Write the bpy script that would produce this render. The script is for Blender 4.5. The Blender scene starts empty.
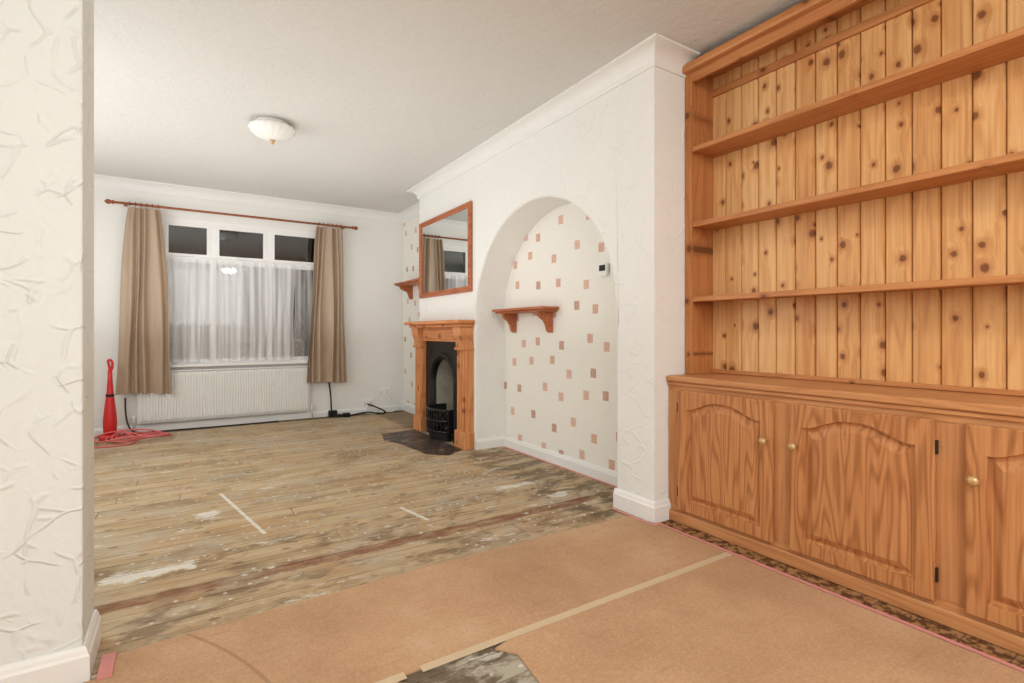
import bpy, bmesh, math, random
from mathutils import Vector, Matrix
random.seed(7)
S = bpy.context.scene
try:
    S.view_settings.view_transform = 'Standard'
except Exception: pass
COL = S.collection
def lin(c):
    c = c/255.0
    return c/12.92 if c <= 0.04045 else ((c+0.055)/1.055)**2.4
def C(r,g,b): return (lin(r),lin(g),lin(b),1.0)

# ---------------------------------------------------------------- node helper
class NT:
    def __init__(s, name, rough=0.6, spec=0.3, metal=0.0):
        s.m = bpy.data.materials.new(name); s.m.use_nodes = True
        s.t = s.m.node_tree; s.t.nodes.clear()
        s.out = s.t.nodes.new('ShaderNodeOutputMaterial')
        s.b = s.t.nodes.new('ShaderNodeBsdfPrincipled')
        s.t.links.new(s.b.outputs[0], s.out.inputs[0])
        s.b.inputs['Roughness'].default_value = rough
        s.b.inputs['Specular IOR Level'].default_value = spec
        s.b.inputs['Metallic'].default_value = metal
        g = s.t.nodes.new('ShaderNodeNewGeometry'); s.pos = g.outputs['Position']
        sp = s.t.nodes.new('ShaderNodeSeparateXYZ'); s.t.links.new(s.pos, sp.inputs[0])
        s.x, s.y, s.z = sp.outputs
    def put(s, sock, v):
        if hasattr(v, 'is_output'): s.t.links.new(v, sock)
        else: sock.default_value = v
    def M(s, op, a, b=None, c=None):
        n = s.t.nodes.new('ShaderNodeMath'); n.operation = op
        s.put(n.inputs[0], a)
        if b is not None: s.put(n.inputs[1], b)
        if c is not None: s.put(n.inputs[2], c)
        return n.outputs[0]
    def XYZ(s, x, y, z):
        n = s.t.nodes.new('ShaderNodeCombineXYZ')
        for i, v in enumerate((x, y, z)): s.put(n.inputs[i], v)
        return n.outputs[0]
    def noise(s, vec, scale=5, detail=3, rough=0.5, dist=0.0, col=False):
        n = s.t.nodes.new('ShaderNodeTexNoise'); s.put(n.inputs['Vector'], vec)
        n.inputs['Scale'].default_value = scale; n.inputs['Detail'].default_value = detail
        n.inputs['Roughness'].default_value = rough; n.inputs['Distortion'].default_value = dist
        return n.outputs['Color' if col else 'Fac']
    def vor(s, vec, scale=5, feature='F1', rnd=1.0, dim='3D'):
        n = s.t.nodes.new('ShaderNodeTexVoronoi'); n.voronoi_dimensions = dim; n.feature = feature; s.put(n.inputs['Vector'], vec)
        n.inputs['Scale'].default_value = scale; n.inputs['Randomness'].default_value = rnd
        return n.outputs
    def white(s, vec, out='Value'):
        n = s.t.nodes.new('ShaderNodeTexWhiteNoise'); s.put(n.inputs['Vector'], vec); return n.outputs[out]
    def vm(s, op, a, b):
        n = s.t.nodes.new('ShaderNodeVectorMath'); n.operation = op
        s.put(n.inputs[0], a); s.put(n.inputs[1], b); return n.outputs[0]
    def step(s, v, a, b, lo=0.0, hi=1.0):
        n = s.t.nodes.new('ShaderNodeMapRange'); n.interpolation_type = 'SMOOTHSTEP'
        s.put(n.inputs[0], v); n.inputs[1].default_value = a; n.inputs[2].default_value = b
        n.inputs[3].default_value = lo; n.inputs[4].default_value = hi
        if a > b:
            n.inputs[1].default_value = b; n.inputs[2].default_value = a
            n.inputs[3].default_value = hi; n.inputs[4].default_value = lo
        return n.outputs[0]
    def ramp(s, v, stops):
        n = s.t.nodes.new('ShaderNodeValToRGB'); s.put(n.inputs[0], v)
        cr = n.color_ramp
        while len(cr.elements) < len(stops): cr.elements.new(0.5)
        for e, (p, c) in zip(cr.elements, stops): e.position = p; e.color = c
        return n.outputs[0]
    def mix(s, f, a, b, mode='MIX'):
        n = s.t.nodes.new('ShaderNodeMix'); n.data_type = 'RGBA'; n.blend_type = mode
        s.put(n.inputs[0], f); s.put(n.inputs[6], a); s.put(n.inputs[7], b); return n.outputs[2]
    def sep(s, v):
        n = s.t.nodes.new('ShaderNodeSeparateXYZ'); s.t.links.new(v, n.inputs[0]); return n.outputs
    def base(s, c): s.put(s.b.inputs['Base Color'], c)
    def bump(s, h, strength=0.5, dist=0.01, prev=None):
        n = s.t.nodes.new('ShaderNodeBump'); s.put(n.inputs['Height'], h)
        n.inputs['Strength'].default_value = strength; n.inputs['Distance'].default_value = dist
        s.t.links.new(n.outputs[0], s.b.inputs['Normal'])

def plain(name, col, rough=0.5, spec=0.3, metal=0, var=0.06):
    m = NT(name, rough, spec, metal)
    n = m.noise(m.pos, 14, 3)
    d = tuple(c*(1-var*2) for c in col[:3])+(1,)
    m.base(m.mix(n, d, col))
    return m.m

# ---------------------------------------------------------------- materials
def artex(name, col, scale, strength, fine=60, thr=0.5, dist=0.006):
    m = NT(name, 0.62, 0.25)
    w = m.noise(m.pos, 3.0, 2, col=True)
    v = m.vm('ADD', m.pos, m.vm('MULTIPLY', w, (.22,.22,.22)))
    v1 = m.vm('MULTIPLY', v, (1.0,1.0,.75))
    e1 = m.step(m.vor(v1, scale, 'DISTANCE_TO_EDGE')[0], 0.055, 0.0)
    m1 = m.step(m.noise(m.pos, scale*1.6, 1), thr, thr+0.12)
    w2 = m.vm('ADD', m.vm('MULTIPLY', v, (1.0,1.0,1.5)), (3.1,1.7,5.2))
    vo = m.vor(w2, scale*0.7, 'DISTANCE_TO_EDGE')[0]
    e2 = m.step(vo, 0.045, 0.0)
    m2 = m.step(m.noise(m.vm('ADD', m.pos, (9,4,2)), scale*1.4, 1), thr+.02, thr+0.14)
    lump = m.noise(m.pos, scale*2.2, 3, 0.6)
    h = m.M('ADD', m.M('ADD', m.M('MULTIPLY', e1, m1), m.M('MULTIPLY', e2, m2)), m.M('MULTIPLY', lump, 0.9))
    h = m.M('ADD', h, m.M('MULTIPLY', m.noise(m.pos, fine, 1), 0.12))
    d = tuple(c*0.94 for c in col[:3])+(1,)
    m.base(m.mix(m.noise(m.pos, 1.3, 2), d, col))
    m.bump(h, strength, dist)
    return m.m
mat_wall = artex('plaster_artex', C(241,241,237), 8.0, 0.36, thr=.50)
mat_nib = artex('plaster_artex_heavy', C(231,235,231), 8.0, 0.60, thr=0.46)
mat_far = artex('plaster_far_wall', C(241,240,236), 9.0, 0.2)
def ceil_mat():
    m = NT('ceiling_artex', 0.8, 0.15)
    n1 = m.noise(m.pos, 34, 3, 0.65); n2 = m.noise(m.pos, 9, 2)
    m.base(m.mix(m.noise(m.pos, 0.9, 2), C(213,212,207), C(222,221,216)))
    m.bump(m.M('ADD', n1, m.M('MULTIPLY', n2, 0.8)), 0.6, 0.008)
    return m.m
mat_ceil = ceil_mat()
mat_white = plain('white_gloss_paint', C(240,240,237), 0.35, 0.4, var=0.03)
mat_upvc = plain('white_upvc', C(243,243,242), 0.3, 0.45, var=0.01)

def wallpaper():
    m = NT('wallpaper_squares', 0.55, 0.25)
    cw, ch = 0.27, 0.215
    v = m.M('DIVIDE', m.z, ch); row = m.M('FLOOR', v)
    u = m.M('ADD', m.M('DIVIDE', m.y, cw), m.M('MULTIPLY', m.M('MODULO', row, 2.0), 0.5))
    cu = m.M('FLOOR', u)
    r3 = m.sep(m.white(m.XYZ(cu, row, 3.0), 'Color')); rnd2 = m.white(m.XYZ(cu, row, 8.0))
    fu = m.M('ABSOLUTE', m.M('MULTIPLY', m.M('ADD', m.M('SUBTRACT', m.M('FRACT', u), 0.5), m.M('MULTIPLY', m.M('SUBTRACT', r3[0], .5), .5)), cw))
    fv = m.M('ABSOLUTE', m.M('MULTIPLY', m.M('ADD', m.M('SUBTRACT', m.M('FRACT', v), 0.5), m.M('MULTIPLY', m.M('SUBTRACT', r3[1], .5), .5)), ch))
    mx = m.M('MAXIMUM', fu, m.M('MULTIPLY', fv, .9))
    sq = m.step(mx, 0.0300, 0.0280)
    lines = m.step(m.M('ABSOLUTE', m.M('SUBTRACT', m.M('FRACT', m.M('MULTIPLY', mx, 95.0)), .5)), .2, .35)
    scr = m.step(m.noise(m.pos, 70, 2), 0.45, 0.55)
    colr = m.mix(m.step(rnd2, 0.35, 0.37), C(196,154,134), C(218,172,152))
    colr = m.mix(m.M('MULTIPLY', scr, 0.25), colr, C(232,212,198))
    colr = m.mix(m.M('MULTIPLY', m.M('MULTIPLY', m.step(rnd2, 0.55, 0.57), lines), .6), colr, C(238,216,200))
    bg = m.mix(m.noise(m.pos, 30, 2), C(240,237,228), C(245,243,236))
    m.base(m.mix(sq, bg, colr))
    return m.m
mat_paper = wallpaper()

def wood(name, light, mid, dark, axis='z', across='y', board=None, knots=0.4, rough=0.42, ring=1.0, ringw=0.2, kw=0.1, knotcol=None, gscale=1.0):
    m = NT(name, rough, 0.3)
    ax = {'x': m.x, 'y': m.y, 'z': m.z}
    g = ax[axis]; o = [ax[k] for k in 'xyz' if k != axis]
    acr = ax[across]
    r2 = None
    if board:
        kc_ = m.M('DIVIDE', m.M('SUBTRACT', acr, board[1]), board[0])
        bid = m.M('FLOOR', kc_)
        rr = m.sep(m.white(m.XYZ(bid, 2.0, 5.0), 'Color')); r2 = rr[1]
        g = m.M('ADD', g, m.M('MULTIPLY', rr[0], 7.0)); pitch = board[0]
        kc_ = m.M('ADD', kc_, m.M('MULTIPLY', bid, 3.37))
    else:
        kc_ = m.M('DIVIDE', acr, kw); pitch = kw
    if knots > 0:
        kv = m.XYZ(kc_, m.M('MULTIPLY', g, 0.80/pitch), 0.0)
        vo = m.vor(kv, 1.0, 'F1', 1.0, '2D')
        kd = vo[0]; kr = m.sep(vo[1])
        has = m.step(kr[0], 1-knots, 1-knots+0.01)
        kd = m.M('DIVIDE', kd, m.M('ADD', 0.35, m.M('MULTIPLY', kr[1], 0.85)))
        kd = m.M('ADD', kd, m.M('MULTIPLY', m.M('SUBTRACT', m.noise(m.pos, 70, 1), .5), .10))
        bend = m.M('MULTIPLY', m.step(kd, 0.70, 0.05), has)
        a = m.M('ADD', o[0], m.M('MULTIPLY', bend, 0.010)); b = m.M('ADD', o[1], m.M('MULTIPLY', bend, 0.010))
    else: a, b = o
    gs = gscale
    fine = m.noise(m.XYZ(m.M('MULTIPLY', a, 110*gs), m.M('MULTIPLY', b, 110*gs), m.M('MULTIPLY', g, 2.4)), 1.0, 3, 0.6)
    big = m.noise(m.XYZ(m.M('MULTIPLY', a, 8*gs), m.M('MULTIPLY', b, 8*gs), m.M('MULTIPLY', g, 0.7)), 1.0, 2, 0.5)
    rings = m.M('FRACT', m.M('MULTIPLY', big, 8.0*ring))
    rings = m.step(m.M('ABSOLUTE', m.M('SUBTRACT', rings, 0.5)), 0.15, 0.5)
    f = m.M('ADD', m.M('MULTIPLY', rings, ringw), m.M('MULTIPLY', fine, 0.72))
    if r2 is not None: f = m.M('ADD', f, m.M('MULTIPLY', m.M('SUBTRACT', r2, 0.5), 0.36))
    col = m.ramp(f, [(0.12, light), (0.46, mid), (0.95, dark)])
    if knots > 0:
        kc = knotcol or tuple(c*0.4 for c in dark[:3])+(1,)
        col = m.mix(m.M('MULTIPLY', m.M('MULTIPLY', m.step(kd, 0.42, 0.14), has), 0.6), col, dark)
        col = m.mix(m.M('MULTIPLY', m.M('MULTIPLY', m.step(kd, 0.18, 0.09), has), 0.8), col, kc)
    m.base(col)
    m.bump(f, 0.06, 0.002)
    return m.m
BP = 0.098
mat_boards = wood('pine_tongue_groove', C(238,196,138), C(222,168,108), C(186,122,70), 'z', 'y', (BP, 1.90-BP*40), knots=0.6, knotcol=C(106,52,28), ringw=.2)
mat_frame_z = wood('pine_frame_upright', C(202,142,88), C(184,120,70), C(150,90,52), 'z', 'y', knots=0.2)
mat_frame_y = wood('pine_frame_rail', C(208,148,94), C(190,126,76), C(156,94,54), 'y', 'z', knots=0.15)
mat_oak_y = wood('oak_rail', C(210,156,104), C(194,134,86), C(158,98,58), 'y', 'z', knots=0, ring=1.2, ringw=.22)
mat_oak_z = wood('oak_panel', C(206,150,98), C(186,124,76), C(138,84,46), 'z', 'y', knots=0.0, ring=2.0, ringw=.34, gscale=0.9)
mat_oak_st = wood('oak_stile', C(208,152,100), C(190,130,82), C(152,94,54), 'z', 'y', knots=0.0, ring=1.0, ringw=.15)
mat_mantel = wood('pine_surround_upright', C(228,168,114), C(208,138,86), C(168,96,54), 'z', 'y', knots=0.3)
mat_mantel_y = wood('pine_surround_rail', C(226,162,108), C(204,130,80), C(164,92,50), 'y', 'z', knots=0.3)
mat_red_y = wood('redwood_shelf', C(198,128,88), C(172,98,62), C(130,66,40), 'y', 'z', knots=0.0)
mat_red_x = wood('redwood_rod', C(176,112,78), C(150,84,54), C(110,56,34), 'x', 'z', knots=0.0)

def floor_mat():
    m = NT('bare_floorboards', 0.88, 0.08)
    P = 0.128
    yy = m.M('DIVIDE', m.y, P); bid = m.M('FLOOR', yy)
    rr = m.sep(m.white(m.XYZ(bid, 1.0, 2.0), 'Color')); r, r2 = rr[0], rr[1]
    gx = m.M('ADD', m.x, m.M('MULTIPLY', r, 9.0))
    fine = m.noise(m.XYZ(m.M('MULTIPLY', gx, 3.0), m.M('MULTIPLY', m.y, 70), 0.0), 1.0, 4, 0.65)
    big = m.noise(m.XYZ(m.M('MULTIPLY', gx, 1.1), m.M('MULTIPLY', m.y, 9.0), 0.0), 1.0, 2, 0.55)
    f = m.M('ADD', m.M('MULTIPLY', fine, 0.6), m.M('MULTIPLY', big, 0.4))
    f = m.M('ADD', f, m.M('MULTIPLY', m.M('SUBTRACT', r2, 0.5), 0.10))
    col = m.ramp(f, [(0.28, C(142,120,94)), (0.44, C(182,157,124)), (0.58, C(198,176,142)), (0.8, C(214,198,168))])
    pn = m.sep(m.noise(m.XYZ(m.x, m.M('MULTIPLY', m.y, 1.6), 0.0), 2.1, 5, 0.72, col=True))
    dirt = m.step(pn[0], 0.48, 0.62)
    col = m.mix(m.M('MULTIPLY', dirt, 0.50), col, C(134,112,86))
    grey = m.step(pn[1], 0.47, 0.60)
    col = m.mix(m.M('MULTIPLY', grey, 0.45), col, C(188,178,160))
    warm = m.step(pn[2], 0.52, 0.64)
    col = m.mix(m.M('MULTIPLY', warm, 0.35), col, C(188,144,98))
    kn = m.step(m.vor(m.XYZ(m.M('MULTIPLY', gx, 1.6), m.M('MULTIPLY', m.y, 3.6), 0.0), 1.4, dim='2D')[0], 0.06, 0.03)
    col = m.mix(m.M('MULTIPLY', kn, 0.6), col, C(96,70,48))
    sp = m.sep(m.noise(m.pos, 11, 4, 0.75, col=True))
    wx = m.M('ADD', m.x, m.M('MULTIPLY', m.M('SUBTRACT', sp[0], .5), .30))
    wy = m.M('ADD', m.y, m.M('MULTIPLY', m.M('SUBTRACT', sp[1], .5), .14))
    def rect(x0, x1, y0, y1, e=0.01, X=None, Y=None):
        X = X or wx; Y = Y or wy
        a = m.M('MULTIPLY', m.step(X, x0-e, x0+e), m.step(X, x1+e, x1-e))
        b = m.M('MULTIPLY', m.step(Y, y0-e, y0+e), m.step(Y, y1+e, y1-e))
        return m.M('MULTIPLY', a, b)
    fp_ = m.noise(m.XYZ(m.M('MULTIPLY', m.x, 4), m.M('MULTIPLY', m.y, 9), 1.0), 1.0, 5, 0.72)
    patch = m.step(fp_, 0.42, 0.56)
    col = m.mix(m.M('MULTIPLY', rect(1.90, 2.6, 1.9, 3.9, 0.07), m.M('MULTIPLY', patch, 0.62)), col, C(88,76,64))
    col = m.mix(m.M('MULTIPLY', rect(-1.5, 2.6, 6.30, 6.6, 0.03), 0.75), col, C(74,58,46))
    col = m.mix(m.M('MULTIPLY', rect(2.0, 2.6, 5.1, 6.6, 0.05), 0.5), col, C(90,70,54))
    p2 = m.step(fp_, 0.50, 0.62)
    col = m.mix(m.M('MULTIPLY', rect(-1.5, 2.3, 1.9, 2.85, 0.12), m.M('MULTIPLY', p2, 0.6)), col, C(112,92,70))
    col = m.mix(rect(.4, 1.1, .8, 1.5, 0.01, m.x, m.y), col, m.mix(patch, C(176,168,150), C(112,98,80)))
    wp = C(228,224,213)
    sp2 = m.step(m.noise(m.XYZ(m.M('MULTIPLY', m.x, 3.5), m.M('MULTIPLY', m.y, 9), 3.0), 1.0, 5, 0.75), 0.59, 0.65)
    col = m.mix(m.M('MULTIPLY', sp2, 0.55), col, wp)
    spk = m.step(m.vor(m.vm('ADD', m.XYZ(m.x, m.y, 0.0), (4.0,2.0,0)), 11.0, dim='2D')[0], 0.11, 0.06)
    col = m.mix(m.M('MULTIPLY', m.M('MULTIPLY', spk, m.step(pn[0], .48, .56)), 0.65), col, wp)
    for q in [(-.30,.03,2.62,2.70), (1.72,1.98,2.84,2.90), (.04,.16,3.30,3.38), (1.9,2.05,2.52,2.6)]:
        col = m.mix(m.M('MULTIPLY', rect(*q), 0.75), col, wp)
    rb = m.M('MULTIPLY', rect(-1.5, 2.1, 2.36, 2.44, 0.012, m.x, m.M('ADD', m.y, m.M('MULTIPLY', m.M('SUBTRACT', sp[1], .5), .06))), m.step(fp_, .35, .55, .3, .8))
    col = m.mix(rb, col, C(130,84,62))
    def line(x1,y1,x2,y2,w):
        L = math.hypot(x2-x1, y2-y1); nx, ny = (y2-y1)/L, -(x2-x1)/L
        dd = m.M('ABSOLUTE', m.M('ADD', m.M('MULTIPLY', m.M('SUBTRACT', m.x, x1), nx), m.M('MULTIPLY', m.M('SUBTRACT', m.y, y1), ny)))
        k = m.step(dd, w+0.003, w)
        return m.M('MULTIPLY', k, m.M('MULTIPLY', m.step(m.y, min(y1,y2)-.005, min(y1,y2)+.005), m.step(m.y, max(y1,y2)+.005, max(y1,y2)-.005)))
    col = m.mix(m.M('MULTIPLY', line(.19,3.73,.343,2.865,.008), .8), col, wp)
    col = m.mix(m.M('MULTIPLY', line(1.06,2.87,1.115,2.60,.010), .8), col, wp)
    ck = m.step(m.noise(m.pos, 26, 2, 0.7), 0.42, 0.58)
    col = m.mix(rect(2.10, 2.7, -3.2, 1.94, 0.004, m.x, m.y), col, m.mix(ck, C(96,64,42), C(166,124,84)))
    fr = m.M('FRACT', yy)
    gap = m.M('MAXIMUM', m.step(fr, 0.028, 0.010), m.step(fr, 0.972, 0.990))
    gv = m.step(m.noise(m.XYZ(m.M('MULTIPLY', m.x, 2.2), bid, 0.0), 1.0, 2), 0.30, 0.60, 0.15, 0.8)
    jx = m.M('FRACT', m.M('DIVIDE', m.M('ADD', m.x, m.M('MULTIPLY', r2, 3.0)), 2.6))
    gap = m.M('MAXIMUM', gap, m.step(jx, 0.0022, 0.0010))
    col = m.mix(m.M('MULTIPLY', gap, gv), col, C(76,60,46))
    m.base(col)
    m.bump(m.M('SUBTRACT', m.M('MULTIPLY', f, 0.4), gap), 0.3, 0.004)
    return m.m
mat_floor = floor_mat()
def hardboard():
    m = NT('hardboard_sheet', 0.65, 0.15)
    n = m.noise(m.pos, 2.0, 4, 0.6); sc = m.noise(m.pos, 110, 2, 0.6)
    scratch = m.noise(m.XYZ(m.M('MULTIPLY', m.x, 3), m.M('MULTIPLY', m.y, 60), 0.0), 1.0, 2, 0.6)
    col = m.ramp(n, [(0.3, C(178,140,106)), (0.55, C(194,156,120)), (0.75, C(204,171,137))])
    col = m.mix(m.M('MULTIPLY', m.step(sc, .50, .66), 0.2), col, C(216,190,160))
    col = m.mix(m.M('MULTIPLY', m.step(sc, .46, .34), 0.2), col, C(158,114,80))
    col = m.mix(m.M('MULTIPLY', m.step(scratch, .60, .75), 0.3), col, C(158,114,80))
    ring = m.M('ABSOLUTE', m.M('SUBTRACT', m.M('SQRT', m.M('ADD', m.M('POWER', m.M('SUBTRACT', m.x, -1.1), 2.0), m.M('POWER', m.M('SUBTRACT', m.y, 1.25), 2.0))), 1.36))
    col = m.mix(m.M('MULTIPLY', m.step(ring, .008, .003), 0.35), col, C(120,82,56))
    m.base(col); m.bump(sc, 0.1, 0.002)
    return m.m
mat_hard = hardboard()
mat_tape = plain('seam_tape', C(212,190,156), 0.5)
mat_pink = plain('pink_gripper_tape', C(230,156,150), 0.6, var=0.15)
mat_iron = plain('cast_iron', C(38,37,36), 0.38, 0.5, 0.4, var=0.2)
mat_soot = plain('sooty_fireback', C(176,170,158), 0.75, 0.2, var=0.25)
mat_flake = plain('plaster_flake', C(222,216,202), 0.8, 0.1, var=0.2)
mat_slate = NT('slate_hearth', 0.5, 0.35)
mat_slate.base(mat_slate.ramp(mat_slate.noise(mat_slate.pos, 9, 5, 0.7), [(0.4, C(50,42,40)), (0.56, C(88,72,64)), (0.66, C(160,140,122))]))
mat_slate = mat_slate.m
def fabric():
    m = NT('taupe_satin', 0.42, 0.45)
    n = m.noise(m.XYZ(m.M('MULTIPLY', m.x, 40), m.y, m.M('MULTIPLY', m.z, 4)), 1.0, 2)
    m.base(m.mix(n, C(164,141,118), C(186,163,140)))
    return m.m
mat_curtain = fabric()
def net(name, a):
    m = NT(name, 0.8, 0.1)
    tr = m.t.nodes.new('ShaderNodeBsdfTransparent'); df = m.t.nodes.new('ShaderNodeBsdfDiffuse')
    df.inputs[0].default_value = C(244,244,244)
    mx = m.t.nodes.new('ShaderNodeMixShader')
    f = m.noise(m.XYZ(m.M('MULTIPLY', m.x, 26), 0.0, m.M('MULTIPLY', m.z, .6)), 1.0, 2)
    m.t.links.new(m.step(f, 0.3, 0.7, a-0.16, a+0.16), mx.inputs[0])
    m.t.links.new(tr.outputs[0], mx.inputs[1]); m.t.links.new(df.outputs[0], mx.inputs[2])
    m.t.links.new(mx.outputs[0], m.out.inputs[0])
    return m.m
mat_net = net('net_voile', 0.60); mat_net2 = net('net_voile_thin', 0.32)
def glass():
    m = NT('window_glass', 0.03, 0.5)
    tr = m.t.nodes.new('ShaderNodeBsdfTransparent'); gl = m.t.nodes.new('ShaderNodeBsdfGlossy'); gl.inputs['Roughness'].default_value = 0.02
    fr = m.t.nodes.new('ShaderNodeFresnel'); fr.inputs[0].default_value = 1.9
    mx = m.t.nodes.new('ShaderNodeMixShader')
    m.t.links.new(fr.outputs[0], mx.inputs[0]); m.t.links.new(tr.outputs[0], mx.inputs[1]); m.t.links.new(gl.outputs[0], mx.inputs[2])
    m.t.links.new(mx.outputs[0], m.out.inputs[0]); return m.m
mat_glass = glass()
mm = NT('mirror_silver', 0.02, 0.5, 1.0); mm.base(C(232,234,234)); mat_mirror = mm.m
mm = NT('opal_glass', 0.25, 0.5); mm.base(C(236,235,230)); mat_opal = mm.m
mm = NT('lit_bulb_glass', 0.25, 0.5); mm.base(C(240,238,230)); mm.b.inputs['Emission Color'].default_value = (1,.97,.92,1); mm.b.inputs['Emission Strength'].default_value = 85; mat_lit = mm.m
mat_red = plain('red_plastic', C(214,44,44), 0.35, 0.5)
mat_cablered = plain('red_cable_pvc', C(226,118,116), 0.45)
mat_black = plain('black_plastic', C(28,28,30), 0.4)
mat_brass = plain('brass_knob', C(206,170,116), 0.3, 0.5, 0.35)
mat_night = plain('night_garden', C(30,30,31), 0.9, 0.1)

# ---------------------------------------------------------------- mesh helpers
def mesh_obj(name, verts, faces, mat, parent=None, smooth=False):
    me = bpy.data.meshes.new(name); me.from_pydata([tuple(v) for v in verts], [], faces); me.update()
    ob = bpy.data.objects.new(name, me); COL.objects.link(ob)
    if mat: me.materials.append(mat)
    bm = bmesh.new(); bm.from_mesh(me); bmesh.ops.recalc_face_normals(bm, faces=bm.faces); bm.to_mesh(me); bm.free()
    if smooth:
        for p in me.polygons: p.use_smooth = True
    vs = me.vertices
    if len(vs):
        mn = Vector([min(v.co[i] for v in vs) for i in range(3)]); mxx = Vector([max(v.co[i] for v in vs) for i in range(3)])
        c = (mn+mxx)/2; me.transform(Matrix.Translation(-c)); ob.location = c
    if parent: par(ob, parent)
    return ob
def par(ob, p):
    ob.parent = p; ob.matrix_parent_inverse = Matrix.Translation(-p.location)
def empty(name, loc):
    e = bpy.data.objects.new(name, None); e.location = loc; e.empty_display_size = .1; COL.objects.link(e); return e
def bev(ob, w, seg=2):
    md = ob.modifiers.new('bev', 'BEVEL'); md.width = w; md.segments = seg; md.limit_method = 'ANGLE'; md.angle_limit = math.radians(35)
    return ob
BF = [(0,1,3,2),(4,6,7,5),(0,4,5,1),(2,3,7,6),(0,2,6,4),(1,5,7,3)]
def boxes(name, L, mat, parent=None, bevel=0.0):
    V, F = [], []
    for (x0,x1,y0,y1,z0,z1) in L:
        b = len(V)
        for x in (x0,x1):
            for y in (y0,y1):
                for z in (z0,z1): V.append((x,y,z))
        F += [tuple(b+i for i in f) for f in BF]
    ob = mesh_obj(name, V, F, mat, parent)
    if bevel: bev(ob, bevel)
    return ob
def box(name, x0,x1,y0,y1,z0,z1, mat, parent=None, bevel=0.0):
    return boxes(name, [(x0,x1,y0,y1,z0,z1)], mat, parent, bevel)
def lathe(name, prof, mat, parent=None, seg=40, loc=(0,0,0), axis='z', ripple=0, amp=0):
    V, F = [], []
    for (r, h) in prof:
        for i in range(seg):
            a = 2*math.pi*i/seg; rr = r*(1+amp*math.cos(ripple*a)) if ripple else r
            p = (rr*math.cos(a), rr*math.sin(a), h)
            if axis == 'x': p = (p[2], p[0], p[1])
            elif axis == 'y': p = (p[0], p[2], p[1])
            V.append((p[0]+loc[0], p[1]+loc[1], p[2]+loc[2]))
    n = len(prof)
    for j in range(n-1):
        for i in range(seg):
            k = (i+1) % seg
            F.append((j*seg+i, j*seg+k, (j+1)*seg+k, (j+1)*seg+i))
    F.append(tuple(range(seg))); F.append(tuple((n-1)*seg+i for i in range(seg)))
    ob = mesh_obj(name, V, F, mat, parent, True)
    return ob
def tube(name, pts, r, mat, parent=None):
    cu = bpy.data.curves.new(name, 'CURVE'); cu.dimensions = '3D'; cu.bevel_depth = r; cu.bevel_resolution = 3
    sp = cu.splines.new('NURBS'); sp.points.add(len(pts)-1); sp.use_endpoint_u = True; sp.order_u = 4
    for p, q in zip(sp.points, pts): p.co = (q[0], q[1], q[2], 1)
    cu.materials.append(mat)
    ob = bpy.data.objects.new(name, cu); COL.objects.link(ob)
    if parent: par(ob, parent)
    return ob
def prism(name, poly, axis, a0, a1, mat, parent=None, smooth=False):
    V = []
    for a in (a0, a1):
        for p in poly:
            q = list(p); q.insert('xyz'.index(axis), a); V.append(tuple(q))
    n = len(poly)
    F = [tuple(range(n)), tuple(range(2*n-1, n-1, -1))]+[(i, (i+1)%n, n+(i+1)%n, n+i) for i in range(n)]
    return mesh_obj(name, V, F, mat, parent)

# ---------------------------------------------------------------- room constants
H = 2.545
XL, XB, XC, XR = -1.5, 2.42, 2.125, 2.62
YW, YE, YN, YS = 6.45, 5.20, 1.915, -3.0
AY0, AY1, AZC = 2.21, 3.93, 1.15; AR = (AY1-AY0)/2; AYC = (AY0+AY1)/2; ARZ = .83
WX0, WX1, WZ0, WZ1 = -0.22, 1.42, 0.68, 2.22
NX = -0.252

box('floor', XL-.1, XR+.15, YS-.1, YW+.15, -0.08, 0, mat_floor)
box('ceiling', XL-.1, XR+.15, YS-.1, YW+.15, H, H+.08, mat_ceil)
boxes('wall_window', [(XL-.1, WX0, YW, YW+.14, 0, H), (WX1, XR+.1, YW, YW+.14, 0, H), (WX0, WX1, YW, YW+.14, 0, WZ0), (WX0, WX1, YW, YW+.14, WZ1, H)], mat_far)
box('wall_left', XL-.1, XL, YS, YW, 0, H, mat_wall)
box('wall_rear', XL, XR+.1, YS-.1, YS, 0, H, mat_wall)
box('wall_right', XR, XR+.1, YS, YN+.02, 0, H, mat_wall)
box('wall_nib', XL, NX, 1.95, 2.18, 0, H, mat_nib, bevel=0.008)
box('wall_alcove', XB, XB+.1, AY0-.05, YW, 0, H, mat_paper)

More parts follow.
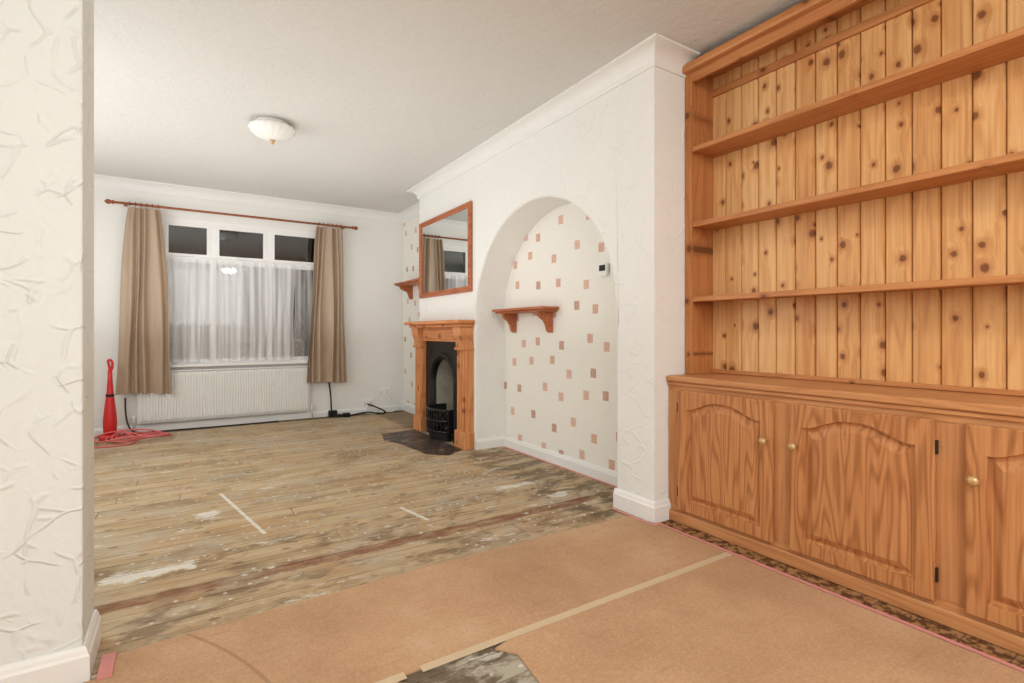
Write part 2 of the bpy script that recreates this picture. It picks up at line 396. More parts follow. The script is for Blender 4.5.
def chimney():
    V, F = [], []
    def quad(a, b, c, d):
        n = len(V); V.extend([a,b,c,d]); F.append((n,n+1,n+2,n+3))
    def fy(y0, y1, z0, z1): quad((XC,y0,z0),(XC,y1,z0),(XC,y1,z1),(XC,y0,z1))
    fy(YN, AY0, 0, AZC); fy(YN, AY0, AZC, H)
    N = 40
    arc = [(AYC-AR*math.cos(math.pi*i/N), AZC+ARZ*math.sin(math.pi*i/N)) for i in range(N+1)]
    for i in range(N):
        (ya,za),(yb,zb) = arc[i], arc[i+1]
        quad((XC,ya,za),(XC,yb,zb),(XC,yb,H),(XC,ya,H))
        quad((XC,ya,za),(XC,yb,zb),(XB,yb,zb),(XB,ya,za))
    quad((XC,AY0,0),(XC,AY0,AZC),(XB,AY0,AZC),(XB,AY0,0))
    quad((XC,AY1,0),(XC,AY1,AZC),(XB,AY1,AZC),(XB,AY1,0))
    fy(AY1, 4.2, 0, AZC); fy(AY1, 4.2, AZC, H)
    fy(4.2, 4.85, .88, H); fy(4.85, YE, 0, H)
    quad((XC,YN,0),(XR,YN,0),(XR,YN,H),(XC,YN,H))
    quad((XC,YE,0),(XB,YE,0),(XB,YE,H),(XC,YE,H))
    me = bpy.data.meshes.new('wall_chimney_breast'); me.from_pydata(V, [], F)
    bm = bmesh.new(); bm.from_mesh(me); bmesh.ops.remove_doubles(bm, verts=bm.verts, dist=1e-4)
    bmesh.ops.recalc_face_normals(bm, faces=bm.faces); bm.to_mesh(me); bm.free()
    me.materials.append(mat_wall)
    ob = bpy.data.objects.new('wall_chimney_breast', me); COL.objects.link(ob)
    bev(ob, 0.022, 3)
    return ob
chimney()

prof = [(0,-.100),(.010,-.100),(.013,-.086)]
for i in range(1,7):
    a = math.pi/2*i/7
    prof.append((.086-.073*math.cos(a), -.086+.073*math.sin(a)))
prof += [(.086,-.013),(.100,-.010),(.100,0),(0,0)]
def coving(name, p0, p1, n, e0, e1, k_=1.0):
    p0, p1, n = Vector(p0), Vector(p1), Vector(n); d = (p1-p0).normalized()
    V = []
    for (o, z) in prof:
        o*=k_; z*=k_
        a = p0+n*o-d*o*e0; V.append((a.x, a.y, H+z))
    for (o, z) in prof:
        o*=k_; z*=k_
        a = p1+n*o+d*o*e1; V.append((a.x, a.y, H+z))
    k = len(prof)
    F = [(i, (i+1)%k, k+(i+1)%k, k+i) for i in range(k)]+[tuple(range(k)), tuple(range(2*k-1,k-1,-1))]
    return mesh_obj(name, V, F, mat_white)
coving('trim_1', (XL,YW), (XB,YW), (0,-1), -1, -1)
coving('trim_2', (XB,YW), (XB,YE), (-1,0), -1, -1)
coving('trim_3', (XB,YE), (XC,YE), (0,1), -1, 1)
coving('trim_4', (XC,YE), (XC,YN), (-1,0), 1, 1)
coving('trim_5', (XC,YN), (2.375,YN), (0,-1), 1, 0)
coving('trim_6', (XL,YW), (XL,2.18), (1,0), -1, -1)

def skirt(name, p0, p1, n, e0, e1, h=.11, t=.018):
    p0, p1, n = Vector(p0), Vector(p1), Vector(n); d = (p1-p0).normalized()
    pr = [(0,0),(t,0),(t,h*.72),(t*.75,h*.80),(t*.6,h*.9),(t*.3,h),(0,h)]
    V = []
    for (o, z) in pr:
        a = p0+n*o-d*o*e0; V.append((a.x, a.y, z))
    for (o, z) in pr:
        a = p1+n*o+d*o*e1; V.append((a.x, a.y, z))
    k = len(pr)
    F = [(i, (i+1)%k, k+(i+1)%k, k+i) for i in range(k)]+[tuple(range(k)), tuple(range(2*k-1,k-1,-1))]
    return mesh_obj(name, V, F, mat_white)
skirt('baseboard_window', (XL,YW), (XB,YW), (0,-1), -1, -1, .07)
skirt('baseboard_alcove', (XB,YW), (XB,YE), (-1,0), -1, -1)
skirt('baseboard_niche', (XB,AY1), (XB,AY0), (-1,0), -1, -1, .09)
skirt('baseboard_niche_side', (XC,AY1), (XB,AY1), (0,-1), 0, -1, .09)
skirt('baseboard_pier', (XC,AY0), (XC,YN), (-1,0), 0, 1)
skirt('baseboard_pier_return', (XC,YN), (2.245,YN), (0,-1), 1, 0)
skirt('baseboard_nib', (XL,1.95), (NX,1.95), (0,-1), 0, 1, .10)
skirt('baseboard_nib_end', (NX,1.95), (NX,2.18), (1,0), 1, 0, .10)

def sheet(name, poly, z0, z1, mat):
    return prism(name, poly, 'z', z0, z1, mat)
sheet('hardboard_sheet', [(XL,1.455),(2.105,1.455),(2.105,1.89),(2.06,2.05),(.9,2.075),(-.2,2.035),(-.218,1.92),(XL,1.92)], .0005, .006, mat_hard)
sheet('hardboard_sheet', [(XL,1.45),(.50,1.45),(.56,1.40),(.61,1.30),(.585,1.1),(.62,.98),(.90,1.0),(.865,1.2),(.885,1.36),(.84,1.42),(.95,1.45),(2.105,1.45),(2.105,YS),(XL,YS)], .0005, .006, mat_hard)
box('seam_tape', .60, 2.103, 1.434, 1.466, .0062, .0072, mat_tape)
box('seam_tape', XL+.01, .55, 1.434, 1.466, .0062, .0072, mat_tape)
sheet('pink_edge_tape', [(2.107,YS+.02),(2.125,YS+.02),(2.125,1.885),(2.080,1.89),(2.080,2.19),(2.065,2.19),(2.065,1.870),(2.107,1.870)], .0065, .009, mat_pink)
box('pink_underlay_strip', -.216, -.18, 1.91, 2.03, .0065, .016, mat_pink)
box('pink_edge_tape', 2.385, 2.40, AY0+.02, AY1-.05, .0005, .005, mat_pink)

# scattered plaster flakes on the boards (one object)
rf = random.Random(21); V=[];F=[]
for i in range(150):
    if i < 100: cx, cy = rf.uniform(-.2,2.0), rf.triangular(2.15,5.6,2.7)
    else: cx, cy = rf.uniform(1.5,2.05), rf.uniform(2.2,4.0)
    s = rf.uniform(.004,.014); a0 = rf.uniform(0,6.28); b=len(V); n=5
    for z in (.0006,.0035):
        for k in range(n):
            rr_ = s*(.6+.5*((k*37+i*13)%10)/10); V.append((cx+rr_*1.5*math.cos(a0+k*1.257), cy+rr_*math.sin(a0+k*1.257), z))
    F += [tuple(range(b,b+n)), tuple(range(b+2*n-1,b+n-1,-1))]+[(b+k,b+(k+1)%n,b+n+(k+1)%n,b+n+k) for k in range(n)]
mesh_obj('floor_debris', V, F, mat_flake)

# ---------------------------------------------------------------- window
win = empty('window_1', ((WX0+WX1)/2, YW+.07, (WZ0+WZ1)/2))
fy0, fy1 = YW+.015, YW+.075
TZ = 1.79; m1, m2 = .262, .815; q=.0006
boxes('frame', [(WX0,WX0+.05,fy0,fy1,WZ0,WZ1),(WX1-.05,WX1,fy0,fy1,WZ0,WZ1),(WX0+.05+q,WX1-.05-q,fy0,fy1,WZ1-.05,WZ1),(WX0+.05+q,WX1-.05-q,fy0,fy1,WZ0,WZ0+.05),
   (WX0+.05+q,WX1-.05-q,fy0,fy1,TZ-.032,TZ+.032)]+
   [(c-.03,c+.03,fy0,fy1,a,b) for c in (m1,m2) for a,b in ((WZ0+.05+q,TZ-.032-q),(TZ+.032+q,WZ1-.05-q))], mat_upvc, win, .0)
sash = []
cells = [(WX0+.05,m1-.03),(m1+.03,m2-.03),(m2+.03,WX1-.05)]
for (a,b) in cells:
    za, zb = TZ+.032, WZ1-.05; t = .028; a+=q; b-=q; za+=q; zb-=q
    sash += [(a,a+t,fy0-.008,fy0+.02,za,zb),(b-t,b,fy0-.008,fy0+.02,za,zb),(a+t+q,b-t-q,fy0-.008,fy0+.02,za,za+t),(a+t+q,b-t-q,fy0-.008,fy0+.02,zb-t,zb)]
boxes('fanlight_sashes', sash, mat_upvc, win, 0)
box('glass', WX0+.02, WX1-.02, YW+.040, YW+.046, WZ0+.02, WZ1-.02, mat_glass, win)
boxes('handles', [((a+b)/2-.05,(a+b)/2+.05,fy0-.025,fy0-.0085,TZ+.036,TZ+.052) for a,b in cells], mat_upvc, win, .004)
box('sill', WX0-.04, WX1+.04, YW-.07, YW+.012, WZ0-.03, WZ0-.001, mat_white, win, .008)
box('night_backdrop', WX0-2, WX1+2, YW+2.0, YW+2.05, -.5, 4, mat_night)

def cloth(name, xt0, xt1, xb0, xb1, zt, zb, y, amp, folds, mat, seed, parent=None, nz=34, hem=0.0, irr=0.0):
    nx = folds*14; V, F = [], []
    for j in range(nz+1):
        t = j/nz; z = zt+(zb-zt)*t
        a = xt0+(xb0-xt0)*(t**.7); b = xt1+(xb1-xt1)*(t**.7)
        for i in range(nx+1):
            s = i/nx
            k = s*folds+irr*math.sin(s*9+seed)
            x = a+(b-a)*s+0.008*math.sin(6*t+9*s+seed)
            yy = y+amp*(.6+.4*t)*math.sin(2*math.pi*k+.6*math.sin(2.5*t+s*5))*(1-irr*.8*math.sin(s*11+seed*2))+amp*.4*math.sin(2*math.pi*k*.43+1.5*t+seed)
            V.append((x, yy, z+hem*t*math.sin(5*s)))
    for j in range(nz):
        for i in range(nx):
            q = j*(nx+1)+i; F.append((q,q+1,q+nx+2,q+nx+1))
    return mesh_obj(name, V, F, mat, parent, True)
c1 = cloth('curtain', -.47, -.205, -.575, -.105, 2.262, .40, YW-.115, .028, 5, mat_curtain, 3, hem=.01, irr=.35)
c2 = cloth('curtain', 1.31, 1.60, 1.20, 1.66, 2.262, .42, YW-.115, .028, 5, mat_curtain, 5, hem=.01, irr=.35)
nc = cloth('net_curtain', WX0+.04, 1.08, WX0+.04, 1.08, 1.80, WZ0+.02, YW-.018, .011, 12, mat_net, 11, irr=.3)
nc2 = cloth('net_curtain', 1.08, WX1-.02, 1.08, WX1-.02, 1.80, WZ0+.02, YW-.018, .010, 3, mat_net2, 12)

rod = empty('curtain_rod', (.56, YW-.115, 2.30))
RZ = 2.292
lathe('pole', [(.012,-.58),(.012,1.72)], mat_red_x, rod, 20, (0,YW-.115,RZ), 'x')
for sx, x in ((-1,-.58),(1,1.72)):
    lathe('finial_%d'%(1 if sx<0 else 2), [(.012,0),(.020,.006*sx),(.020,.014*sx),(.013,.022*sx),(.024,.042*sx),(.022,.058*sx),(.008,.074*sx),(.001,.078*sx)], mat_red_x, rod, 20, (x,YW-.115,RZ), 'x')
for i, x in enumerate((-.50,1.635)):
    box('bracket_%d'%i, x-.012, x+.012, YW-.12, YW-.0005, RZ-.010, RZ+.010, mat_red_x, rod, .004)
for i in range(12):
    x = (-.46+i*.047) if i < 6 else (1.34+(i-6)*.05)
    lathe('ring_%d'%i, [(.020,-.004),(.022,0),(.020,.004),(.0135,.004),(.0135,-.004)], mat_red_x, rod, 18, (x,YW-.115,RZ+.002), 'x')

# radiator
rad = empty('radiator', (.42, YW-.06, .36))
rx0, rx1, rz0, rz1 = -.40, 1.24, .09, .61
V=[];F=[]
n = 62
pts=[]
for i in range(n):
    x = rx0+.02+(rx1-rx0-.04)*i/n; w = (rx1-rx0-.04)/n
    pts += [(x, YW-.066),(x+w*.25,YW-.066),(x+w*.40,YW-.076),(x+w*.85,YW-.076)]
pts = [(rx0, YW-.058),(rx0+.018,YW-.062)]+pts+[(rx1-.018,YW-.062),(rx1,YW-.058)]
for (x,y) in pts:
    V += [(x,YW-.058,rz0),(x,y,rz0+.035),(x,y,rz1-.035),(x,YW-.058,rz1)]
for i in range(len(pts)-1):
    for k in range(3): F.append((i*4+k,i*4+k+1,(i+1)*4+k+1,(i+1)*4+k))
mesh_obj('front_panel', V, F, mat_white, rad)
box('back_panel', rx0, rx1, YW-.057, YW-.028, rz0, rz1, mat_white, rad, .004)
box('top_grille', rx0-.004, rx1+.004, YW-.080, YW-.026, rz1, rz1+.012, mat_white, rad, .003)
boxes('wall_brackets', [(rx0+.2,rx0+.23,YW-.028,YW-.0005,rz0+.1,rz1-.05),(rx1-.23,rx1-.2,YW-.028,YW-.0005,rz0+.1,rz1-.05)], mat_white, rad)
lathe('valve', [(.010,0),(.010,.10),(.018,.11),(.020,.15),(.016,.17),(.004,.175)], mat_white, rad, 18, (rx0-.03,YW-.05,0.001))
lathe('valve_2', [(.010,0),(.010,.12),(.014,.13),(.014,.16),(.003,.165)], mat_white, rad, 18, (rx1+.03,YW-.05,0.001))

def socket(x, z, name='wall_socket'):
    e = empty(name, (x, YW-.01, z))
    box('plate', x-.073, x+.073, YW-.012, YW-.0005, z-.043, z+.043, mat_upvc, e, .004)
    boxes('switches', [(x-.05,x-.035,YW-.017,YW-.012,z+.010,z+.03),(x+.035,x+.05,YW-.017,YW-.012,z+.010,z+.03)], mat_upvc, e, .002)
    boxes('pin_holes', [(x+s+dx-.004,x+s+dx+.004,YW-.0126,YW-.0119,z-.022+dz,z-.014+dz) for s in (-.036,.036) for dx,dz in ((-.011,0),(.011,0),(0,.020))], mat_black, e)
    return e
socket(2.16, .26)
s2 = socket(1.95, .13)
tube('extension_cable', [(1.95,YW-.03,.13),(1.9,YW-.08,.06),(1.85,YW-.12,.012),(2.0,YW-.2,.012),(2.15,YW-.12,.012),(2.05,YW-.06,.03),(2.2,YW-.16,.012),(2.3,YW-.1,.012),(2.18,YW-.03,.2)], .008, mat_white)
tube('black_cable', [(1.47,YW-.03,.42),(1.50,YW-.05,.2),(1.46,YW-.1,.04),(1.56,YW-.16,.012),(1.66,YW-.12,.012),(1.52,YW-.09,.03),(1.44,YW-.14,.012),(1.60,YW-.2,.012),(1.8,YW-.1,.012),(1.90,YW-.2,.05),(2.0,YW-.25,.012),(2.2,YW-.22,.012),(1.93,YW-.04,.12)], .009, mat_black)
box('plug_adapter', 1.45, 1.55, YW-.12, YW-.06, .001, .08, mat_black, None, .010)
box('plug_adapter', 1.60, 1.68, YW-.21, YW-.15, .001, .05, mat_black, None, .008)
tube('black_cable', [(-.50,YW-.03,.36),(-.5,YW-.06,.2),(-.47,YW-.1,.06),(-.42,YW-.13,.012),(-.2,YW-.12,.012),(.1,YW-.13,.012),(.5,YW-.15,.012),(.9,YW-.12,.012)], .007, mat_black)

vx, vy = -.60, 6.20
vac = empty('stick_vacuum', (vx, vy, .35))
lathe('body', [(.042,.045),(.052,.07),(.056,.16),(.050,.24),(.040,.34),(.028,.44),(.020,.56),(.018,.66)], mat_red, vac, 28, (vx,vy,0))
tube('handle', [(vx,vy,.64),(vx-.005,vy,.70),(vx-.026,vy,.75),(vx+.01,vy,.765),(vx+.024,vy,.71),(vx+.012,vy,.66)], .011, mat_red, vac)
box('floor_head', vx-.075, vx+.075, vy-.11, vy+.06, .001, .048, mat_red, vac, .014)
lathe('black_collar', [(.030,.40),(.034,.405),(.034,.425),(.026,.43)], mat_black, vac, 24, (vx,vy,0))
rnd = random.Random(4); pts=[]
for i in range(26):
    a = i*1.1; r = .08+.16*rnd.random()
    pts.append((-.40+1.6*r*math.cos(a)+.08*rnd.uniform(-1,1), 5.96+1.4*r*math.sin(a), .010+.09*rnd.random()*(1 if i%3 else 0)))
tube('extension_lead', [(-.60,6.26,.05),(-.58,6.3,.012)]+pts+[(-.3,5.85,.010),(-.5,5.68,.010),(-.66,5.78,.010),(-.9,5.7,.010)], .0075, mat_cablered)

def clamp(x, y, mat, name):
    e = empty(name, (x, y, H-.05))
    lathe('ceiling_rose', [(.11,0),(.112,-.012),(.095,-.024),(.06,-.030)], mat_white, e, 36, (x,y,H-.0005))
    lathe('glass_bowl', [(.150,-.034),(.158,-.046),(.152,-.062),(.132,-.086),(.100,-.108),(.060,-.122),(.020,-.128)], mat, e, 72, (x,y,H), ripple=18, amp=.02)
    lathe('finial', [(.018,-.122),(.022,-.130),(.012,-.138),(.015,-.148),(.004,-.158)], mat_brass, e, 20, (x,y,H))
    return e
clamp(.54, 4.10, mat_opal, 'ceiling_light')
clamp(.90, -1.0, mat_lit, 'ceiling_light')

# ---------------------------------------------------------------- fireplace
fp = empty('fireplace', (XC-.05, 4.53, .58))
XF = XC-.002
LEG = [(3.955,4.13),(4.93,5.11)]
for k,(a,b) in enumerate(LEG):
    box('leg_%d'%k, XF-.075, XF, a, b, .14, .93, mat_mantel, fp, .004)
    box('plinth_%d'%k, XF-.095, XF, a-.012, b+.012, .0005, .15, mat_mantel, fp, .006)
    w = (b-a)
    boxes('reeding_%d'%k, [(XF-.088, XF-.074, a+w*(.12+.27*i), a+w*(.12+.27*i)+w*.2, .18, .84) for i in range(3)], mat_mantel, fp, .006)
    prism('corbel_%d'%k, [(XF,.88),(XF-.09,.88),(XF-.095,.94),(XF-.115,.99),(XF-.125,1.06),(XF,1.06)], 'y', a+.01, b-.01, mat_mantel, fp)
    box('capital_%d'%k, XF-.098, XF, a-.010, b+.010, .86, .885, mat_mantel, fp, .005)
box('frieze', XF-.065, XF, 4.13, 4.93, .93, 1.065, mat_mantel_y, fp, .003)
box('frieze_panel', XF-.075, XF-.064, 4.20, 4.86, .955, 1.04, mat_mantel_y, fp, .005)
box('bed_mould', XF-.135, XF, 3.945, 5.135, 1.062, 1.092, mat_mantel_y, fp, .010)
box('mantel_shelf', XF-.180, XF, 3.92, 5.175, 1.092, 1.125, mat_mantel_y, fp, .012)
def insert():
    y0,y1,z1 = 4.13,4.93,.93; oc=4.53; r=.25; zc=.52
    N=28; arc=[(oc-r,.0)]+[(oc-r*math.cos(math.pi*i/N), zc+r*math.sin(math.pi*i/N)) for i in range(N+1)]+[(oc+r,.0)]
    outer=[(y0,0.0)]
    for i in range(N+1):
        a=math.pi*i/N; c,s=-math.cos(a),math.sin(a); 
        ky=(oc-y0)/max(abs(c),1e-6); kz=(z1-zc)/max(s,1e-6); k=min(ky,kz)
        outer.append((oc+c*k, zc+s*k))
    outer.append((y1,0.0))
    def off(lp, d):
        out=[]
        for (y,z) in lp:
            if z<=zc: out.append((y+(d if y<oc else -d), z))
            else:
                v=Vector((y-oc,z-zc)); v=v*(1-d/r); out.append((oc+v.x,zc+v.y))
        return out
    loops=[(XF-.005,outer),(XF-.030,outer),(XF-.030,off(arc,-.055)),(XF-.045,off(arc,-.045)),(XF-.048,off(arc,-.02)),(XF-.030,off(arc,-.004)),(XF-.020,arc),(XF+.015,off(arc,.01))]
    V=[];F=[];n=len(arc)
    for x,lp in loops:
        for (y,z) in lp: V.append((x,y,max(z,.0005)))
    for j in range(len(loops)-1):
        for i in range(n-1): F.append((j*n+i,j*n+i+1,(j+1)*n+i+1,(j+1)*n+i))
    mesh_obj('cast_iron_insert', V, F, mat_iron, fp)
    lp2=off(arc,.012); lp3=off(arc,.055)
    V=[(XF+.015,y,max(z,.0005)) for y,z in lp2]+[(XF+.20,y,max(z,.0005)) for y,z in lp3]
    F=[(i,i+1,n+i+1,n+i) for i in range(n-1)]+[tuple(range(n,2*n))]
    mesh_obj('fireback', V, F, mat_soot, fp)
    for s in (-1,1):
        lathe('boss_%d'%s, [(.026,0),(.022,-.008),(.008,-.012)], mat_iron, fp, 20, (XF-.030,oc+s*.30,.82), 'x')
insert()
def bow(y): return XF-.075-.085*(1-((y-4.53)/.23)**2)
bars=[]
for i in range(11):
    y=4.33+i*.04; x=bow(y); bars.append((x-.006,x+.006,y-.007,y+.007,.085,.29))
boxes('basket_bars', bars, mat_iron, fp, 0)
for z in (.09,.19,.29):
    tube('basket_rail_%d'%int(z*100), [(bow(4.31+.44*k/8), 4.31+.44*k/8, z) for k in range(9)], .012, mat_iron, fp)
prism('basket_floor', [(bow(4.31+.44*k/8), 4.31+.44*k/8) for k in range(9)]+[(XF+.12,4.75),(XF+.12,4.31)], 'z', .075, .09, mat_iron, fp)
boxes('basket_sides', [(XF-.08,XF+.12,4.30,4.315,.075,.30),(XF-.08,XF+.12,4.745,4.76,.075,.30)], mat_iron, fp, .004)
prism('ash_pan_cover', [(bow(4.33+.40*k/8)+.02, 4.33+.40*k/8) for k in range(9)]+[(XF-.03,4.73),(XF-.03,4.33)], 'z', .0065, .070, mat_iron, fp)
rc = random.Random(9)
V=[];F=[]
for i in range(16):
    cx,cy,cz,r = XF-.03+.10*rc.random()-.05, 4.38+.30*rc.random(), .12+.12*rc.random(), .035+.02*rc.random()
    b=len(V)
    bmm=bmesh.new(); bmesh.ops.create_icosphere(bmm, subdivisions=1, radius=r)
    for v in bmm.verts: V.append((cx+v.co.x*(.8+.4*rc.random()), cy+v.co.y, cz+v.co.z*.8))
    for f in bmm.faces: F.append(tuple(b+v.index for v in f.verts))
    bmm.free()
mesh_obj('coals', V, F, mat_iron, fp)
sheet('hearth_slab', [(1.70,4.0),(1.66,4.5),(1.58,4.72),(1.66,5.02),(XF-.1,5.06),(XF-.1,3.98),(1.84,3.86)], .0005, .006, mat_slate)

mir = empty('wall_mirror', (XC-.02, 4.55, 1.77))
my0,my1,mz0,mz1 = 3.975,5.12,1.375,2.165
V=[];F=[]
def rl(x,i): return [(x,my0+i,mz0+i),(x,my1-i,mz0+i),(x,my1-i,mz1-i),(x,my0+i,mz1-i)]
for l in [rl(XC-.002,0),rl(XC-.022,0),rl(XC-.034,.008),rl(XC-.034,.026),rl(XC-.026,.034),rl(XC-.024,.05),rl(XC-.016,.05)]: V+=l
for j in range(6):
    for i in range(4): k=(i+1)%4; F.append((j*4+i,j*4+k,(j+1)*4+k,(j+1)*4+i))
mesh_obj('frame', V, F, mat_red_y, mir)
box('mirror_glass', XC-.018, XC-.012, my0+.048, my1-.048, mz0+.048, mz1-.048, mat_mirror, mir)

def bshelf(y0, y1, z, dep, name):
    e = empty(name, (XB-dep/2, (y0+y1)/2, z))
    box('board', XB-dep, XB-.001, y0, y1, z-.022, z, mat_red_y, e, .006)
    box('under_mould', XB-dep+.02, XB-.001, y0+.02, y1-.02, z-.038, z-.022, mat_red_y, e, .006)
    for i, y in enumerate((y0+.10, y1-.12)):
        prism('bracket_%d'%i, [(XB-.001,z-.038),(XB-dep+.035,z-.038),(XB-dep+.035,z-.065),(XB-dep+.06,z-.085),(XB-.075,z-.11),(XB-.055,z-.145),(XB-.045,z-.185),(XB-.025,z-.20),(XB-.001,z-.20)], 'y', y-.016, y+.016, mat_red_y, e)
    return e
bshelf(3.12, 3.86, 1.215, .17, 'bracket_shelf')
bshelf(5.45, 6.25, 1.63, .20, 'bracket_shelf')
th = empty('thermostat', (XB-.01, 2.62, 1.44))
box('body', XB-.028, XB-.0008, 2.575, 2.655, 1.40, 1.485, mat_upvc, th, .006)
box('display', XB-.030, XB-.0275, 2.585, 2.645, 1.435, 1.475, mat_black, th, .001)

# ---------------------------------------------------------------- bookcase
bc = empty('bookcase', (2.5, .7, 1.65))
BX0, BX1 = 2.385, XR-.03
BY0, BY1 = -.70, YN-.004
CT = .785
BT = 2.505
V=[];F=[]
y1 = 1.90
while y1 > BY0:
    y0 = y1-BP; g=.007; b=len(V); e=.0009
    pr=[(y0+e,BX1),(y0+e,BX1-.004),(y0+g,BX1-.014),(y1-g,BX1-.014),(y1-e,BX1-.004),(y1-e,BX1)]
    for z in (CT, BT-.02):
        for (yy,xx) in pr: V.append((xx,yy,z))
    n=6
    F += [(b+i,b+(i+1)%n,b+n+(i+1)%n,b+n+i) for i in range(n)]+[tuple(range(b,b+n)),tuple(range(b+2*n-1,b+n-1,-1))]
    y1 = y0
mesh_obj('back_boards', V, F, mat_boards, bc)
XBK = BX1-.0135
box('side_far', BX0, BX1, BY1-.030, BY1, CT+.0005, BT, mat_frame_z, bc, .002)
box('front_stile', BX0-.018, BX0, BY1-.045, BY1, CT+.0005, BT, mat_frame_z, bc, .003)
box('side_near', BX0, BX1, BY0, BY0+.030, CT+.0005, BT, mat_frame_z, bc, .002)
for i, z in enumerate((1.205, 1.618, 2.035)):
    box('shelf_%d'%i, BX0+.002, XBK, BY0+.03, BY1-.030, z-.012, z+.008, mat_frame_y, bc, .002)
    box('shelf_lip_%d'%i, BX0-.014, BX0+.002, BY0+.03, BY1-.045, z-.018, z+.010, mat_frame_y, bc, .004)
box('top_frieze', BX0-.018, BX0+.002, BY0, BY1-.045, 2.405, BT, mat_frame_y, bc, .003)
box('top_moulding', BX0-.055, BX0+.002, BY0, BY1, BT-.05, BT, mat_frame_y, bc, .014)
box('inner_top', BX0, BX1, BY0, BY1, BT-.02, BT, mat_frame_y, bc)
box('inner_batten', XBK-.018, XBK, BY0+.03, BY1-.03, 2.37, 2.41, mat_frame_y, bc, .003)
box('base_batten', XBK-.02, XBK, BY0+.03, BY1-.03, CT+.001, CT+.022, mat_frame_y, bc, .004)

# ---------------------------------------------------------------- cupboards
cb = empty('cupboard', (2.4, .7, .4))
CX = 2.234
box('carcass', CX+.019, XR-.004, BY0, BY1, .001, CT-.032, mat_oak_y, cb)
box('countertop', CX-.022, XR-.004, BY0, BY1, CT-.032, CT, mat_oak_y, cb, .007)
box('top_rail', CX, CX+.018, BY0, BY1, .705, CT-.033, mat_oak_y, cb, .002)
box('under_mould', CX-.012, CX, BY0, BY1, CT-.052, CT-.033, mat_oak_y, cb, .005)
box('bottom_rail', CX, CX+.018, BY0, BY1, .001, .085, mat_oak_y, cb, .002)
box('plinth_mould', CX-.014, CX, BY0, BY1-.005, .001, .058, mat_oak_y, cb, .006)
doorsY = [(1.312,1.832),(.722,1.236),(.118,.640),(-.47,.04)]
st = [BY1, 1.832, 1.312, 1.236, .722, .640, .118, .04, -.47, BY0]
boxes('stiles', [(CX,CX+.018,st[i+1]-.012,st[i]+ (0 if i==0 else .012),.0855,.7045) for i in range(0,10,2)], mat_oak_st, cb, .001)
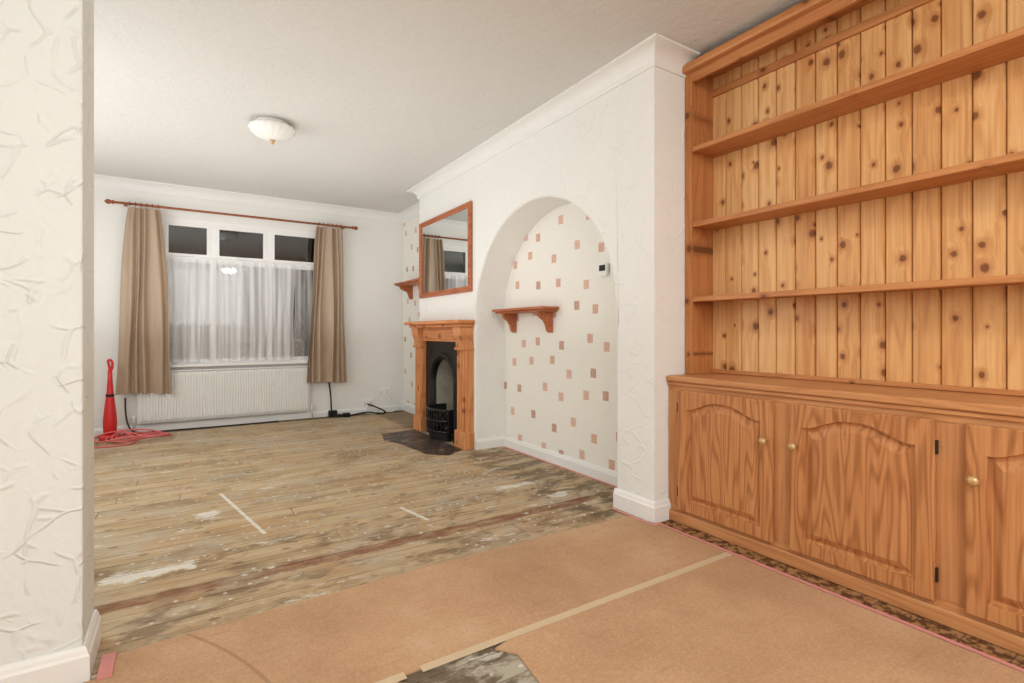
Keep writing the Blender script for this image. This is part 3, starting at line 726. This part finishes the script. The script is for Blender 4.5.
def door(i, y0, y1, z0, z1, knob_y):
    N=40; XFr = CX-.024
    def loop(x, ins, arch, zoff=0.0):
        a,b=y0+ins,y1-ins; c,d=z0+ins,z1-ins
        L=[(x,a,c)]
        for k in range(N+1):
            t=k/N; h=0.0
            if arch:
                s=abs(t-.5)*2
                q=max(0.0,min(1.0,(0.92-s)/0.80)); h=-(.050)*(1-(q*q*(3-2*q))**.8)
            L.append((x,a+(b-a)*t,d+h+(.008 if arch else 0)))
        L.append((x,b,c)); return L
    loops=[loop(CX-.003,.004,0),loop(CX-.005,0,0),loop(XFr+.004,0,0),loop(XFr,.005,0),loop(XFr,.056,1),loop(XFr+.014,.060,1),loop(XFr+.016,.070,1),loop(XFr+.003,.096,1),loop(XFr+.002,.100,1)]
    V=[];F=[];n=N+3
    for l in loops: V+=l
    for j in range(len(loops)-1):
        for k in range(n): q=(k+1)%n; F.append((j*n+k,j*n+q,(j+1)*n+q,(j+1)*n+k))
    base=(len(loops)-1)*n
    L=loops[-1]; bi=len(V)
    for k in range(N+1): V.append((L[0][0], L[k+1][1], L[0][2]))
    for k in range(N): F.append((base+1+k, base+2+k, bi+k+1, bi+k))
    mesh_obj('door_%d'%i, V, F, mat_oak_z, cb)
    lathe('knob_%d'%i, [(.008,0),(.008,-.012),(.016,-.018),(.018,-.026),(.013,-.034),(.003,-.037)], mat_brass, cb, 24, (XFr, knob_y, .53), 'x')
    hy = y1+.003 if knob_y < (y0+y1)/2 else y0-.003
    boxes('hinges_%d'%i, [(XFr+.004,XFr+.018,hy-.004,hy+.004,z,z+.05) for z in (z0+.07,z1-.12)], mat_iron, cb, .002)
door(0, *doorsY[0], .075, .712, doorsY[0][0]+.030)
door(1, *doorsY[1], .075, .712, doorsY[1][1]-.028)
door(2, *doorsY[2], .075, .712, doorsY[2][1]-.028)
door(3, *doorsY[3], .075, .712, doorsY[3][0]+.030)

# ---------------------------------------------------------------- lights
def area(name, loc, tgt, sx, sy, power, col=(.975,.985,.985)):
    l = bpy.data.lights.new(name, 'AREA'); l.shape='RECTANGLE'; l.size=sx; l.size_y=sy; l.energy=power; l.color=col
    o = bpy.data.objects.new(name, l); COL.objects.link(o); o.location=loc
    o.rotation_euler=(Vector(tgt)-Vector(loc)).to_track_quat('-Z','Y').to_euler(); return o
area('fill_rear_room', (.1,-1.9,1.9), (.8,3.0,1.0), 2.4, 1.4, 57)  # added soft fill behind the camera, acts like a flash; no such lamp
area('fill_rear_overhead', (.3,.3,2.44), (.3,.5,0), 1.8, 1.2, 13)  # added fill panel just out of frame overhead, not a ceiling fitting
area('fill_front_bounce', (.4,4.2,.9), (.4,4.2,3), 2.6, 3.4, 28)  # unseen upward panel, added to bounce light off the front ceiling
area('fill_front_side', (-1.42,4.3,1.5), (2,4.5,.9), 2.6, 1.6, 44)  # extra fill hidden behind the nib, added to brighten the chimney side
w = bpy.data.worlds.new('World'); S.world = w; w.use_nodes = True
w.node_tree.nodes['Background'].inputs[0].default_value = (.01,.011,.014,1)
w.node_tree.nodes['Background'].inputs[1].default_value = 1

# ---------------------------------------------------------------- camera
cd = bpy.data.cameras.new('Camera'); cam = bpy.data.objects.new('Camera', cd); COL.objects.link(cam)
cam.location = (0,0,1.02); cam.rotation_euler = (math.pi/2, 0, math.radians(-32.5))
cd.sensor_width = 36; cd.lens = 514/1024*36; cd.shift_y = -9.5/1024; cd.clip_start = .02
S.camera = cam
